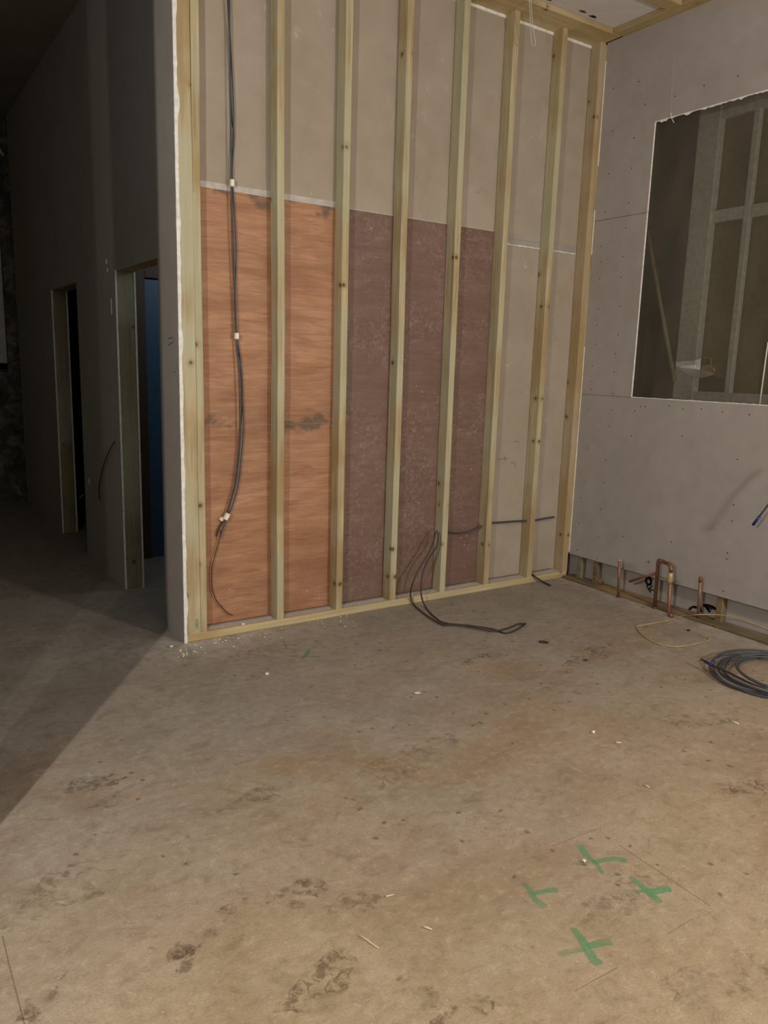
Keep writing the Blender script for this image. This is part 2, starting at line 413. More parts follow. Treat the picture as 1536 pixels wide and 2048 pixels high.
for i, (u, v, a, b, rz, mm) in enumerate(((372, 1905, .09, .035, .9, 'stain_dark'), (640, 1962, .13, .06, .3, 'stain_dark'), (600, 1785, .10, .05, .0, 'stain_dark'), (705, 1812, .09, .06, .4, 'stain_shade_soft'),
        (875, 1990, .04, .05, .2, 'stain_dark'), (925, 2030, .10, .04, .2, 'stain_dark'), (170, 1565, .14, .06, -.4, 'stain_dark'), (245, 1590, .12, .04, .3, 'stain_shade_soft'), (410, 1860, .12, .05, .5, 'stain_shade_soft'),
        (1500, 1575, .18, .05, -.4, 'stain_dark'), (1390, 1440, .25, .06, -.5, 'stain_shade_soft'), (90, 1990, .09, .04, .9, 'stain_dark'), (500, 1600, .16, .06, .2, 'stain_shade_soft'), (1180, 1310, .25, .08, .2, 'stain_dark'),  # the long soft patch near the coil is a shadow painted in
        (960, 1320, .2, .05, .1, 'stain_dark'), (545, 1295, .25, .05, .1, 'stain_shade_soft'), (820, 1520, .3, .1, .2, 'stain_shade_soft'), (130, 1780, .15, .1, .3, 'stain_shade_soft'), (1430, 1960, .2, .08, -.3, 'stain_shade_soft'), (1240, 1800, .2, .06, 0, 'stain_shade_soft'))):
    stain(u, v, a, b, rz, M[mm], floor, i+1)

# back boards: everything seen between the studs
bm = bmesh.new()
add_box(bm, (.11, YB, .0), (3.02, YB+.0125, 2.405))
add_box(bm, (.11, YB, 2.407), (3.02, YB+.0125, 3.712))
add_box(bm, (.12, YB+.013, 0), (3.02, YB+.03, 3.76))
tag(link('wall_back', bm, M['board_back']), kind='structure')
# thin white strip in the gap above the boards
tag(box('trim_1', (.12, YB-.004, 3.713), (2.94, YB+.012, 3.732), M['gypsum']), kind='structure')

# left wall, with two doorways
D2 = (.322, 1.182); D1 = (2.245, 3.175); DZ = 2.088; YE = 4.93; XO = -.012; XI = .118; HZ = 3.86
bm = bmesh.new()
def lw(y0, y1, z0, z1):
    add_box(bm, (XO, y0, z0), (0, y1, z1)); add_box(bm, (XI-.0125, y0 if y0 > .1 else .105, z0), (XI, y1, z1))
lw(0, D2[0], 0, HZ); lw(D2[0], D2[1], DZ, HZ); lw(D2[1], D1[0], 0, HZ); lw(D1[0], D1[1], DZ, HZ); lw(D1[1], YE, 0, HZ)
wl = link('wall_left', bm, [M['board_left'], M['gypsum']])
for f in wl.data.polygons:                     # cut edges of the boards show their white core
    if abs(f.normal.x) < .5: f.material_index = 1
tag(wl, kind='structure')
# torn white paper and plaster along the free edge
bm = bmesh.new(); random.seed(3); last = None
for i in range(160):
    z = i/159*3.80; wdt = .011+.016*max(0, noise.noise(Vector((0, z*7, 2))))+random.random()*.002
    ring = [bm.verts.new(p) for p in ((XO-.002-random.random()*.0015, .001, z), (XO-.002, -.004, z), (XO+wdt+.003, -.0035, z), (XO+wdt+.003, .001, z))]
    if last:
        for k in range(4): bm.faces.new((last[k], last[(k+1) % 4], ring[(k+1) % 4], ring[k]))
    last = ring
link('board_edge', bm, M['gypsum'], wl)
# filler marks on the left wall
for y, z, h, wd in ((1.28, 1.82, .10, .012), (1.36, 2.14, .03, .02), (1.34, 2.09, .02, .02), (2.08, .60, .035, .03)):
    box('filler_patch', (XO-.003, y, z), (XO+.001, y+wd, z+h), M['gypsum'], wl, .001)
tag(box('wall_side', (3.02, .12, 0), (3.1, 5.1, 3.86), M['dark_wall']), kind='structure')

# doorways: timber linings
def doorway(name, d, parent_label):
    y0, y1 = d; root = empty(name, (.05, (y0+y1)/2, 0)); root['kind'] = 'structure'
    a, b = .0005, XI-.013
    def up_(nm, ya, yb, za, zb, mat):
        return box(nm, (a, ya, za), (b, yb, zb), mat, root, .002)
    up_('door_jamb', y1+.001, y1+.044, 0, DZ, M['jamb']); up_('door_jamb', y0-.044, y0-.001, 0, DZ, M['jamb'])
    up_('door_head', y0-.044, y1+.044, DZ+.001, DZ+.045, M['wood_y'])
    return root
doorway('door_1', D1, ''); doorway('door_2', D2, '')

# far stone wall with window
def rough_wall(name, x0, x1, z0, z1, y, nx, nz, mat, hole=None):
    bm = bmesh.new(); g = []
    for i in range(nx+1):
        row = []
        for j in range(nz+1):
            x = x0+(x1-x0)*i/nx; z = z0+(z1-z0)*j/nz
            d = noise.noise(Vector((x*3, z*4, 0)))*.07+noise.noise(Vector((x*9, z*9, 3)))*.035
            row.append(bm.verts.new((x, y+d, z)))
        g.append(row)
    for i in range(nx):
        for j in range(nz):
            xc = x0+(x1-x0)*(i+.5)/nx; zc = z0+(z1-z0)*(j+.5)/nz
            if hole and hole[0] < xc < hole[1] and hole[2] < zc < hole[3]: continue
            bm.faces.new((g[i][j], g[i+1][j], g[i+1][j+1], g[i][j+1]))
    for e in bmesh.ops.extrude_face_region(bm, geom=bm.faces[:])['geom']:
        if isinstance(e, bmesh.types.BMVert): e.co.y += .35
    return link(name, bm, mat, smooth=False)
tag(rough_wall('wall_far', -5.6, .0, 0, 3.9, 5.02, 150, 120, M['stone'], (-1.45, -.13, 1.38, 3.0)), kind='structure')
w2 = empty('window_2', (-.80, 5.03, 1.38)); w2['kind'] = 'structure'
bm = bmesh.new()
for a, b in (((-1.45, 5.0, 1.38), (-1.37, 5.08, 3.0)), ((-.20, 5.0, 1.38), (-.12, 5.08, 3.0)), ((-1.45, 5.0, 1.38), (-.12, 5.08, 1.46)), ((-1.45, 5.0, 2.92), (-.12, 5.08, 3.0)), ((-.81, 5.02, 1.46), (-.77, 5.07, 2.92))):
    add_box(bm, Vector(a)-w2.location, Vector(b)-w2.location, 0, .004)
link('window_frame', bm, M['white_paint'], w2)
box('window_pane', (-1.4, 5.05, 1.42), (-.16, 5.06, 2.95), plain('night_glass', (.01, .012, .016), .08), w2)
tube('conduit', [(-.30, 4.86, 3.78), (-.16, 4.90, 3.62), (-.055, 4.93, 3.47)], .016, M['white_paint'], None, 4)
tag(bpy.data.objects['conduit'], 'pale slanting conduit high on the dark stone end wall', 'pipe')
# rest of the shell, dark side room and the unseen side of the room
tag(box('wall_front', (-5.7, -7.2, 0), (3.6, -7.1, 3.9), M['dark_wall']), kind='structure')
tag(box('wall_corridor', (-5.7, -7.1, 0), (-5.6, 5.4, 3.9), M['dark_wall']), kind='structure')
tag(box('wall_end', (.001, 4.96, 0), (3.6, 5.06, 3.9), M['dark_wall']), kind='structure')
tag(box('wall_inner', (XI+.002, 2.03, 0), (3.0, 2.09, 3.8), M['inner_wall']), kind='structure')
# blue door in the side room
dr = empty('door_3', (.83, 2.02, 0)); dr['kind'] = 'structure'
bm = bmesh.new(); l = dr.location
add_box(bm, Vector((.408, 1.985, .006))-l, Vector((1.25, 2.022, 2.13))-l, 0, .002)
link('door_leaf', bm, M['blue_door'], dr)
bm = bmesh.new()
for a, b in (((.31, 1.95, 0), (.406, 2.03, 2.24)), ((1.252, 1.95, 0), (1.34, 2.03, 2.24)), ((.406, 1.95, 2.134), (1.252, 2.03, 2.24))): add_box(bm, Vector(a)-l, Vector(b)-l, 0, .003)
link('door_frame', bm, M['brown_frame'], dr)

# unseen post casting the floor shadow; screen added to dim the site light
tag(box('timber_post', (-1.829, -2.28, 0), (-1.748, -2.20, 3.839), M['wood_z']), 'unseen timber post casting the floor shadow, beside the added light screen', 'post')
M['screen_dense'] = poly_mat('light_screen_dense', .22, (.9, .9, .9), (.25, .25, .24), .05)
ds = box('light_screen', (-3.6, -2.245, .0), (-1.899, -2.24, 3.82), M['screen_dense'])
box('screen_edge', (-1.8985, -2.244, .0), (-1.8295, -2.241, 3.82), M['light_screen'], ds)
tag(ds, 'unseen translucent screen added beside the timber post to dim the site light', 'sheet')

# ceilings
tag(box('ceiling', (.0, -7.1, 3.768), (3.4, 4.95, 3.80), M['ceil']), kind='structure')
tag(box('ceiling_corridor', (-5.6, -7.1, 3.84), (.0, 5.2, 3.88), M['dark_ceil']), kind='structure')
for (u, v, a, b) in ((1166, 23, .030, .008), (1186, 33, .032, .008), (1096, -2, .03, .009)):
    p = at(u, v, 2, 3.768); bm = bmesh.new()
    ring = [bm.verts.new((p.x+math.cos(t)*a*(1+.25*math.sin(3*t)), p.y+math.sin(t)*b*1.8, 3.7675)) for t in [k/14*2*math.pi for k in range(14)]]
    f = bm.faces.new(ring); bmesh.ops.extrude_face_region(bm, geom=[f])
    o = link('ceiling_scuff', bm, M['smudge'])
    o.parent = bpy.data.objects['ceiling']; o.matrix_parent_inverse = bpy.data.objects['ceiling'].matrix_basis.inverted()

# right wall: boards with cut-out, open foot
WY, WY2, WZ0, WZ1 = -.458, -1.95, 1.383, 3.137
bm = bmesh.new()
def rb(y0, y1, z0, z1): add_box(bm, (XR, min(y0, y1), z0), (XR+.0125, max(y0, y1), z1))
rb(-.006, -2.40, .183, 1.381); rb(-2.403, -7.09, .183, 1.381)
rb(-.006, WY, 1.3835, 2.583); rb(WY2, -7.09, 1.3835, 2.583)
rb(-.006, WY, 2.586, 3.733); rb(WY, WY2, WZ1, 3.733); rb(WY2, -7.09, 2.586, 3.733)
wr = link('wall_right', bm, [M['board_right'], M['gypsum']])
for f in wr.data.polygons:
    if abs(f.normal.x) < .5 and not (abs(f.center.z-2.585) < .01 or abs(f.center.z-1.382) < .01 and f.center.y > WY) : f.material_index = 1
tag(wr, kind='structure')
# frayed cut edge along the opening
bm = bmesh.new(); random.seed(5)
def fray(fn, n, wmax):
    last = None
    for i in range(n+1):
        q = fn(i/n); wd = .0028+random.random()**3*wmax
        ring = [bm.verts.new(Vector(q[0])+Vector(q[1])*k + Vector((dx, 0, 0))) for k, dx in ((-.002, -.0018), (wd, -.0018), (wd, .004), (-.002, .004))]
        if last:
            for k in range(4): bm.faces.new((last[k], last[(k+1) % 4], ring[(k+1) % 4], ring[k]))
        last = ring
fray(lambda t: ((XR, WY, WZ0+(WZ1-WZ0)*t), (0, -1, 0)), 120, .004)
fray(lambda t: ((XR, WY+(WY2-WY)*t, WZ1), (0, 0, -1)), 90, .012)
fray(lambda t: ((XR, WY+(WY2-WY)*t, WZ0), (0, 0, 1)), 90, .003)
link('cut_edge', bm, M['gypsum'], wr)
# pencil line and torn strip
tube('pencil_mark', [at(1350, 100, 0, XR-.0002), at(1345, 160, 0, XR-.0002), at(1342, 228, 0, XR-.0002)], .0009, M['foil'], wr)
tube('paper_strip', [at(1341, 226, 0, XR-.002), at(1343, 236, 0, XR-.004), at(1348, 245, 0, XR-.010)], .0022, M['gypsum'], wr)
SC = []
for (x, y) in ((628,575),(447,623),(1325,535),(1086,602),(881,678),(670,735),(440,925),(592,970),(575,1185),(411,1225),(556,1430),(390,1491),(535,1604),(361,1735)): SC.append((1100+x/3.523, y/3.523))
for (x, y) in ((516,400),(357,438),(350,553),(501,545),(341,765),(491,748),(333,880),(479,948),(320,1015),(462,1083),(300,1168),(453,1214),(295,1276),(290,1335),(441,1363),(276,1468),(433,1478),(598,1484),(637,1455),(672,1456),(841,1451),(937,1470),(1068,1472),(1216,1496),(1405,1512),(417,1593),(573,1661),(933,1665),(261,1748)): SC.append((1100+x/3.523, 400+y/3.523))
for (x, y) in ((1450,62),(1317,198),(1435,201),(1295,293),(1419,364),(1285,449),(1402,535),(1271,614),(1393,666)): SC.append((740+x/3.072, 900+y/3.072))
for (x, y) in ((823,90),(1237,170),(1232,215),(1207,451),(465,47)): SC.append((1120+x/3.692, 1060+y/3.692))
for (x, y) in ((883,173),(814,1019),(779,1322)): SC.append((1380+x/9.308, 900+y/9.308))
sm = None
for i, (u, v) in enumerate(SC):
    p = at(u, v, 0, XR)
    if sm is None:
        bm = bmesh.new(); add_tube(bm, [(-.0008, 0, 0), (.004, 0, 0)], .0042, 8)
        so = link('screw', bm, M['screw'], wr, p); sm = so.data
    else:
        so = bpy.data.objects.new('screw', sm); COL.objects.link(so); so.parent = wr; so.location = p
# pencilled setting-out marks on the board above the pipes
for pts in ([(1292, 1124), (1302, 1123)], [(1297, 1119), (1298, 1128)]):
    tube('pencil_mark', [at(*p, 0, XR-.0006) for p in pts], .0011, M['screw'], wr, 0, 5)

# foot of the right wall: plate, stub studs, lining behind
pl = box('bottom_plate', (2.934, -7.0, -.004), (3.058, -.003, .016), M['dirty_wood'], None, .004)
tag(pl, 'dirty brown timber plate on the floor along the foot of the right wall', 'timber')
lin = box('wall_lining', (3.06, -7.0, .0), (3.075, .088, 1.38), M['board_right']); tag(lin, kind='structure')
for y, txt in ((-.255, 'short foot of a stud under the right wall board, beside the first copper pipe'), (-1.27, 'short stud foot under the right wall board, right of the outermost copper pipe'), (-.10, 'dark foot of a stud in the corner under the right wall board')):
    s_ = timber('wall_stud', 3.008, 3.058, 3.008, 3.058, y-.022, y+.022, .017, 1.36, M['dirty_wood'], seed=int(-y*10))
    tag(s_, txt, 'stud')
# knots of old pipe end in the recess
o = tube('pipe_stub', [at(1201, 1163, 0, 3.058), at(1201, 1163, 0, 3.03)], .017, M['old_copper'], None, 0, 12)
tag(o, 'dark capped pipe stub poking out low under the right wall board', 'pipe')
# marker writing on the lining: O K
def stroke(name, pts, r, mat, parent=None):
    bm = bmesh.new(); P = catmull(pts, 6) if len(pts) > 2 else [Vector(p) for p in pts]
    o = P[0].copy(); add_tube(bm, [p-o for p in P], r, 6)
    return link(name, bm, mat, parent, o if not parent else o-Vector(parent.location))
xg = 3.0592
def g(x, y): return at(1120+x/3.692, 1060+y/3.692, 0, xg)
def flat_stroke(pts, w_, n=6):
    P = catmull([g(*p) for p in pts], n) if len(pts) > 2 else [g(*p) for p in pts]
    for a, b in zip(P, P[1:]):
        d = (b-a).normalized(); s = Vector((0, -d.z, d.y))*w_/2; e = d*w_*.25
        q = [a-s-e, b-s+e, b+s+e, a+s-e]
        lo = [bm.verts.new(v) for v in q]; hi = [bm.verts.new(v+Vector((-.0006, 0, 0))) for v in q]
        bm.faces.new(lo); bm.faces.new(hi[::-1])
        for k in range(4): bm.faces.new((lo[k], lo[(k+1) % 4], hi[(k+1) % 4], hi[k]))
bm = bmesh.new()
flat_stroke([(657, 350), (672, 370), (668, 398), (650, 402), (636, 382), (640, 355), (657, 350)], .017)
flat_stroke([(640, 412), (668, 458)], .012); flat_stroke([(656, 436), (682, 412)], .010); flat_stroke([(656, 436), (690, 446)], .010)
o = link('marker_writing', bm, M['black'], lin); o.location = -lin.location
bm = bmesh.new()
flat_stroke([(948, 606), (962, 580), (985, 568), (1008, 572)], .016); flat_stroke([(1030, 560), (1042, 602)], .018)
flat_stroke([(1062, 552), (1082, 572), (1106, 604)], .018); flat_stroke([(1084, 556), (1118, 566), (1156, 588)], .02)
flat_stroke([(1075, 552), (1120, 582)], .018)
o = link('marker_scribble', bm, M['black'], lin); o.location = -lin.location

# window behind the opening
w1 = empty('window_1', (3.2, -1.25, 1.38)); w1['kind'] = 'structure'; l = w1.location
bm = bmesh.new()
for a, b in (((3.19, -.795, 1.38), (3.25, -.64, 3.35)), ((3.201, -1.055, 1.437), (3.239, -1.014, 3.13)), ((3.201, -1.50, 1.437), (3.239, -1.45, 3.13)),
             ((3.204, -1.95, 2.50), (3.236, -.79, 2.575)), ((3.195, -2.1, 3.12), (3.248, -.645, 3.35)), ((3.195, -2.1, 1.362), (3.248, -.645, 1.44))):
    add_box(bm, Vector(a)-l, Vector(b)-l, 0, .004)
link('window_frame', bm, M['sash_paint'], w1)
box('window_boarding', (3.262, -2.3, 1.36), (3.28, -.60, 3.4), M['mustard'], w1)
br = box('brace', (3.12, -.56, 0), (3.16, -.52, 1), M['brown_frame'])
bpy.data.objects.remove(br)
bm = bmesh.new(); add_tube(bm, [(3.17, -.33, 2.5), (3.17, -.66, 1.5)], .016, 4); tag(link('timber_brace', bm, M['wood_z']), 'thin slanting timber brace dimly seen behind the plastic in the wall opening', 'timber')
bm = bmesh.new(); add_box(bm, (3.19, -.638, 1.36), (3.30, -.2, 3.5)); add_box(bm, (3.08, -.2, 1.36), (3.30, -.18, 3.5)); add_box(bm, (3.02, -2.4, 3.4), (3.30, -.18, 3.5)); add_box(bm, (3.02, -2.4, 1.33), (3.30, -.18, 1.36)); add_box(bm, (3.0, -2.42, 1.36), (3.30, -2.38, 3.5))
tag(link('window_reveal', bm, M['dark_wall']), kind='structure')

# plastic sheet over the opening, torn
XP = 3.010
outer = [(WY+.03, WZ0-.03), (WY2-.03, WZ0-.03), (WY2-.03, WZ1+.03), (WY+.03, WZ1+.03)]
holep = [(1345, 729), (1352, 724), (1362, 722), (1385, 721), (1398, 717), (1412, 715), (1422, 719), (1421, 733), (1430, 739), (1429, 746), (1410, 742), (1385, 738), (1360, 736)]
bm = bmesh.new()
H = [at(u, v, 0, XP) for u, v in holep]
vo = [bm.verts.new((XP, y, z)) for y, z in outer]; vh = [bm.verts.new(p) for p in H]
es = [bm.edges.new((vo[i], vo[(i+1) % 4])) for i in range(4)]+[bm.edges.new((vh[i], vh[(i+1) % len(vh)])) for i in range(len(vh))]
bmesh.ops.triangle_fill(bm, use_beauty=True, use_dissolve=False, edges=es)
sheet = link('plastic_sheet', bm, M['poly'])
tag(sheet, 'dusty translucent plastic sheet with a torn hole, covering the opening in the right wall', 'sheet')
bm = bmesh.new()
fp = [(1352, 734), (1385, 738), (1410, 742), (1429, 747), (1420, 752), (1404, 756), (1390, 755), (1370, 746)]
vs_ = [bm.verts.new(at(u, v, 0, XP-.004-.006*k/8)) for k, (u, v) in enumerate(fp)]; f = bm.faces.new(vs_)
link('torn_flap', bm, M['flap'], sheet)
bm = bmesh.new(); add_tube(bm, H+[H[0]], .0022, 5, 0, False)
link('hole_rim', bm, M['flap'], sheet)
bm = bmesh.new(); add_tube(bm, [at(1536, 684, 0, XP-.003), at(1531, 720, 0, XP-.003), at(1519, 811, 0, XP-.003)], .0042, 6)
link('bright_crease', bm, M['string'], sheet)

# ------------------------------------------------------------ ceiling timbers
def beam(name, a, b, mat, label):
    return tag(box(name, a, b, mat, None, .003), label, 'timber')
beam('head_plate', (.13, -.128, 3.7335), (2.985, .0885, 3.767), M['wood_x'], 'wide yellowish timber head plate above the studs, under the ceiling')
beam('wall_batten', (2.905, -7.0, 3.734), (3.1, -.131, 3.767), M['wood_y'], 'timber batten along the top of the right wall, under the ceiling')
beam('ceiling_batten', (.05, -.66, 3.729), (2.90, -.56, 3.767), M['wood_x'], 'timber batten crossing the ceiling near the corner, parallel to the head plate')

# ------------------------------------------------------------ studs
PZ = .045
o = box('bottom_plate', (-.006, -.002, 0), (2.985, .088, PZ), M['wood_x'], None, .004)
tag(o, 'yellowish timber plate on the floor under the row of studs', 'timber')
# corner pair
tag(timber('corner_stud', .0045, .082, .000, .072, .0, .088, PZ, 3.73, M['wood_z'], seed=1), 'broad pale corner stud at the free end of the partition, beside the white board edge', 'stud')
tag(timber('wall_stud', .0835, .122, .0735, .118, .004, .088, PZ, 3.73, M['wood_z'], seed=2), 'narrow stud fixed tight against the broad corner stud', 'stud')
GR = None
names = ['upright stud in the middle of the orange plywood, first right of the cables', 'upright stud where the orange plywood meets the brown plywood',
         'upright stud over the brown plywood, second right of the orange sheets', 'upright stud with the looped cables hanging from its foot',
         'upright stud over the right edge of the brown plywood', 'upright stud between two bare board bays, last but one before the corner']
xb = [.598, 1.0, 1.404, 1.812, 2.2, 2.621]; xt = [.584, .995, 1.401, 1.81, 2.206, 2.625]
for i, (b_, t_) in enumerate(zip(xb, xt)):
    s_ = timber('wall_stud', b_-.045, b_, t_-.045, t_, 0, .088, PZ+.0005, 3.733, M['wood_z'], seed=10+i)
    tag(s_, names[i], 'stud')
s_ = timber('wall_stud', 2.935, 2.9895, 2.938, 2.9895, 0, .088, PZ+.0005, 3.733, wood('softwood_pinkish', 'z', (.34, .25, .13), (.50, .39, .25), .1), seed=31)
tag(s_, 'last stud in the corner, against the right wall boards', 'stud')
# torn white board paper between last stud and right wall
tag(box('trim_3', (2.985, -.005, .19), (2.9925, .03, 3.72), M['wood_z']), kind='structure')
bm = bmesh.new()
for a, b in ((.2, 1.72), (2.36, 2.66), (2.95, 3.62)): add_box(bm, (2.9875, -.0085, a), (2.9925, -.0052, b))
tag(link('trim_2', bm, M['gypsum']), kind='structure')

# ------------------------------------------------------------ plywood panels between the studs
def panel(name, x0, x1, z0, z1, mat, label):
    bm = bmesh.new(); add_box(bm, (x0, YB-.0125, z0), (x1, YB-.0003, z1), 0)
    o = link(name, bm, mat); return tag(o, label, 'plywood')
# set into each bay behind the studs: the sheets run through behind the stud backs
ST = .0886
def sheet_ply(name, x0, x1, z0, z1, mat, label):
    bm = bmesh.new(); add_box(bm, (x0, .0885, z0), (x1, .0899, z1), 0); return tag(link(name, bm, mat), label, 'plywood')
sheet_ply('plywood_sheet', .123, .985, .047, 1.1945, M['orange_ply'], 'lower orange plywood sheet behind the left studs, below the stained joint')
sheet_ply('plywood_sheet', .123, .985, 1.1965, 2.432, M['orange_ply'], 'upper orange plywood sheet behind the left studs, above the stained joint')
sheet_ply('plywood_sheet', .987, 2.192, .047, 2.438, M['brown_ply'], 'dark brown scuffed plywood sheet behind the middle studs')
bm = bmesh.new(); add_box(bm, (.123, .0868, 2.430), (.553, .0884, 2.462)); add_box(bm, (.60, .0868, 2.430), (.954, .0884, 2.462))
tag(link('joint_tape', bm, M['foil']), 'pale grey tape strip along the top edge of the upper orange plywood', 'tape')
bm = bmesh.new(); add_box(bm, (1.002, .0868, 2.434), (1.357, .0884, 2.4385)); add_box(bm, (1.406, .0868, 2.434), (1.765, .0884, 2.4385)); add_box(bm, (1.814, .0868, 2.434), (2.154, .0884, 2.4385))
tag(link('joint_tape', bm, M['foil']), 'thin pale strip along the top edge of the dark brown plywood', 'tape')
def clear(x0, x1, z0, z1):
    bm = bmesh.new(); n = 24
    rows = []
    for i in range(n+1):
        x = x0+(x1-x0)*i/n; rows.append([bm.verts.new((x, .0875-.0025*abs(noise.noise(Vector((x*40, j*3, 1)))), z0+(z1-z0)*j/6)) for j in range(7)])
    for a, b in zip(rows, rows[1:]):
        for j in range(6): bm.faces.new((a[j], b[j], b[j+1], a[j+1]))
    o = link('clear_tape', bm, M['clear_tape'], smooth=True)
    bm = bmesh.new(); add_tube(bm, [(x0+(x1-x0)*i/16, .085, z0+.004*random.random()) for i in range(17)], lambda t: .003+.007*abs(noise.noise(Vector((t*9, x0, 0)))), 6)
    link('painted_shine', bm, M['gypsum'], o); return o  # white bead paints in the shine along the tape's lower edge
tag(clear(2.207, 2.575, 2.365, 2.44), 'crinkled clear tape over the board joint, left of the last but one stud', 'tape')
tag(clear(2.627, 2.93, 2.365, 2.43), 'crinkled clear tape over the board joint, right of the last but one stud', 'tape')
# plaster smears and scuffs on the boards
bm = bmesh.new(); random.seed(11)
def smear(u, v, n, su, sv):
    for _ in range(n):
        p = at(u+random.gauss(0, su), v+random.gauss(0, sv), 1, .0879); a = .001+random.random()**2*.004; b = .001+random.random()**2*.005
        add_box(bm, (p.x-a, .0874, p.z-b), (p.x+a, .0882, p.z+b))
for q in ((735, 515, 14, 6, 5), (738, 455, 4, 5, 3), (860, 340, 10, 8, 14), (968, 325, 14, 5, 14), (965, 380, 12, 6, 5), (833, 350, 8, 5, 6), (465, 1181, 8, 6, 1.5), (450, 836, 5, 5, 1), (610, 1165, 6, 8, 8), (640, 1190, 8, 6, 8),
          (830, 990, 10, 8, 20), (840, 800, 8, 8, 30), (940, 920, 10, 10, 30), (930, 1090, 8, 8, 20), (730, 560, 5, 6, 10), (720, 1000, 4, 6, 30)): smear(*q)
sm_ = link('plaster_smears', bm, M['board_right']); tag(sm_, 'specks of pale plaster smeared over the boards between the studs', 'plaster', kind='stuff')
# pen marks on bare board
for pts in ([(995, 919), (1005, 918), (1018, 916)], [(1008, 912), (1012, 922)], [(1022, 925), (1031, 926), (1030, 934)], [(1028, 884), (1034, 882), (1038, 886)]):
    bm = bmesh.new(); P = [at(*p, 1, .0894) for p in pts]; add_tube(bm, P, .0012, 5)
    o = link('pencil_mark', bm, M['black'], bpy.data.objects['wall_back'])
# dark pen strokes on the left wall by the corner
for pts in ([(337, 677), (345, 675)], [(337, 690), (346, 684)], [(347, 742), (350, 745)]):
    bm = bmesh.new(); P = [at(*p, 0, XO-.001) for p in pts]; add_tube(bm, P, .0016, 5); link('pencil_mark', bm, M['black'], wl)
# green paint dab on corner stud
bm = bmesh.new(); ring = []
for k in range(12):
    t = k/12*2*math.pi; p = at(394+3.5*math.cos(t), 1248+11*math.sin(t), 1, -.0006); ring.append(bm.verts.new(p))
bm.faces.new(ring); link('paint_dab', bm, paint_mark_mat('pale_green_paint', .5)).parent = bpy.data.objects['corner_stud']
bpy.data.objects['paint_dab'].matrix_parent_inverse = bpy.data.objects['corner_stud'].matrix_basis.inverted()

# ------------------------------------------------------------ hanging cables, first bay
def cab(px, y, r, mat, label, dx=0, n=6):
    pts = [at(u+dx, v, 1, (y(v) if callable(y) else y)) for u, v in px]
    return tag(tube('cable', pts, r, mat, None, n), label, 'cable')
ext = [(454, -40), (457, 0)]
y1_ = lambda v: .060
c1 = cab(ext+[(459, 60), (461, 190), (463, 365), (467, 500), (471, 600), (473, 670), (478, 750), (480, 830), (480, 890), (473, 960), (463, 1000), (453, 1033), (444, 1062), (440, 1075)], .055, .0048, M['cable'], 'thickest grey cable of the bundle hanging down the first bay')
c2 = cab([(452, -40), (455, 0), (461, 90), (466, 190), (467, 270), (464, 320), (465, 365), (469, 430), (472, 500), (471, 580), (474, 670), (481, 720), (484, 770), (487, 850), (482, 920), (476, 970), (465, 1010), (455, 1033), (447, 1055), (441, 1070)], .066, .0038, M['cable'], 'slack grey cable bowing right of the hanging bundle')
c3 = cab([(458, -40), (459, 0), (460, 120), (464, 240), (468, 270), (464, 350), (465, 450), (468, 560), (472, 670), (483, 740), (485, 800), (479, 880), (471, 960), (460, 1005), (450, 1033), (436, 1058), (432, 1072)], .077, .0032, M['cable_dark'], 'thin dark cable in the hanging bundle, ending short of the others')
c4 = cab([(442, 1060), (439, 1075), (434, 1095), (426, 1125), (423, 1150), (425, 1180), (432, 1200), (440, 1210), (452, 1223), (465, 1231)], .070, .0028, M['cable_dark'], 'thin dark cable tail curling down from the hanging bundle over the lower orange plywood')
def wrap(parent, u, v, y, h, w_):
    p = at(u, v, 1, y); bm = bmesh.new(); add_box(bm, (-w_/2, -.012, -h/2), (w_/2, .012, h/2), 0, .003)
    o = link('marker_tag', bm, M['white_tag'], parent); o.location = p-Vector(parent.location); o['label'] = 'white tape tag'; return o
wrap(c1, 464, 366, .055, .036, .020); wrap(c1, 473, 672, .055, .034, .021); o = wrap(c1, 453, 1033, .055, .040, .024); o.rotation_euler = (0, .5, 0)
o = wrap(c3, 443, 1038, .075, .022, .020); o.rotation_euler = (0, .6, 0)

# cables threaded through the right-hand studs
tag(tube('cable', [at(893, 1063, 1, .045), at(915, 1066, 1, .045), at(940, 1063, 1, .045), at(970, 1049, 1, .045)], .0055, M['cable'], None, 6), 'sagging grey cable crossing the brown plywood bay at knee height', 'cable')
tag(tube('cable', [at(980, 1046, 1, .045), at(1010, 1044, 1, .05), at(1040, 1042, 1, .045), at(1068, 1041, 1, .045), at(1090, 1037, 1, .05), at(1108, 1034, 1, .06)], .0075, M['cable'], None, 6), 'straight grey cable threaded through the last but one stud into the corner bay', 'cable')
for st in [o for o in COL.objects if o.name.startswith('wall_stud') and .5 < o.location.x < 2.8 and abs(o.location.y-.044) < .01]:
    pass
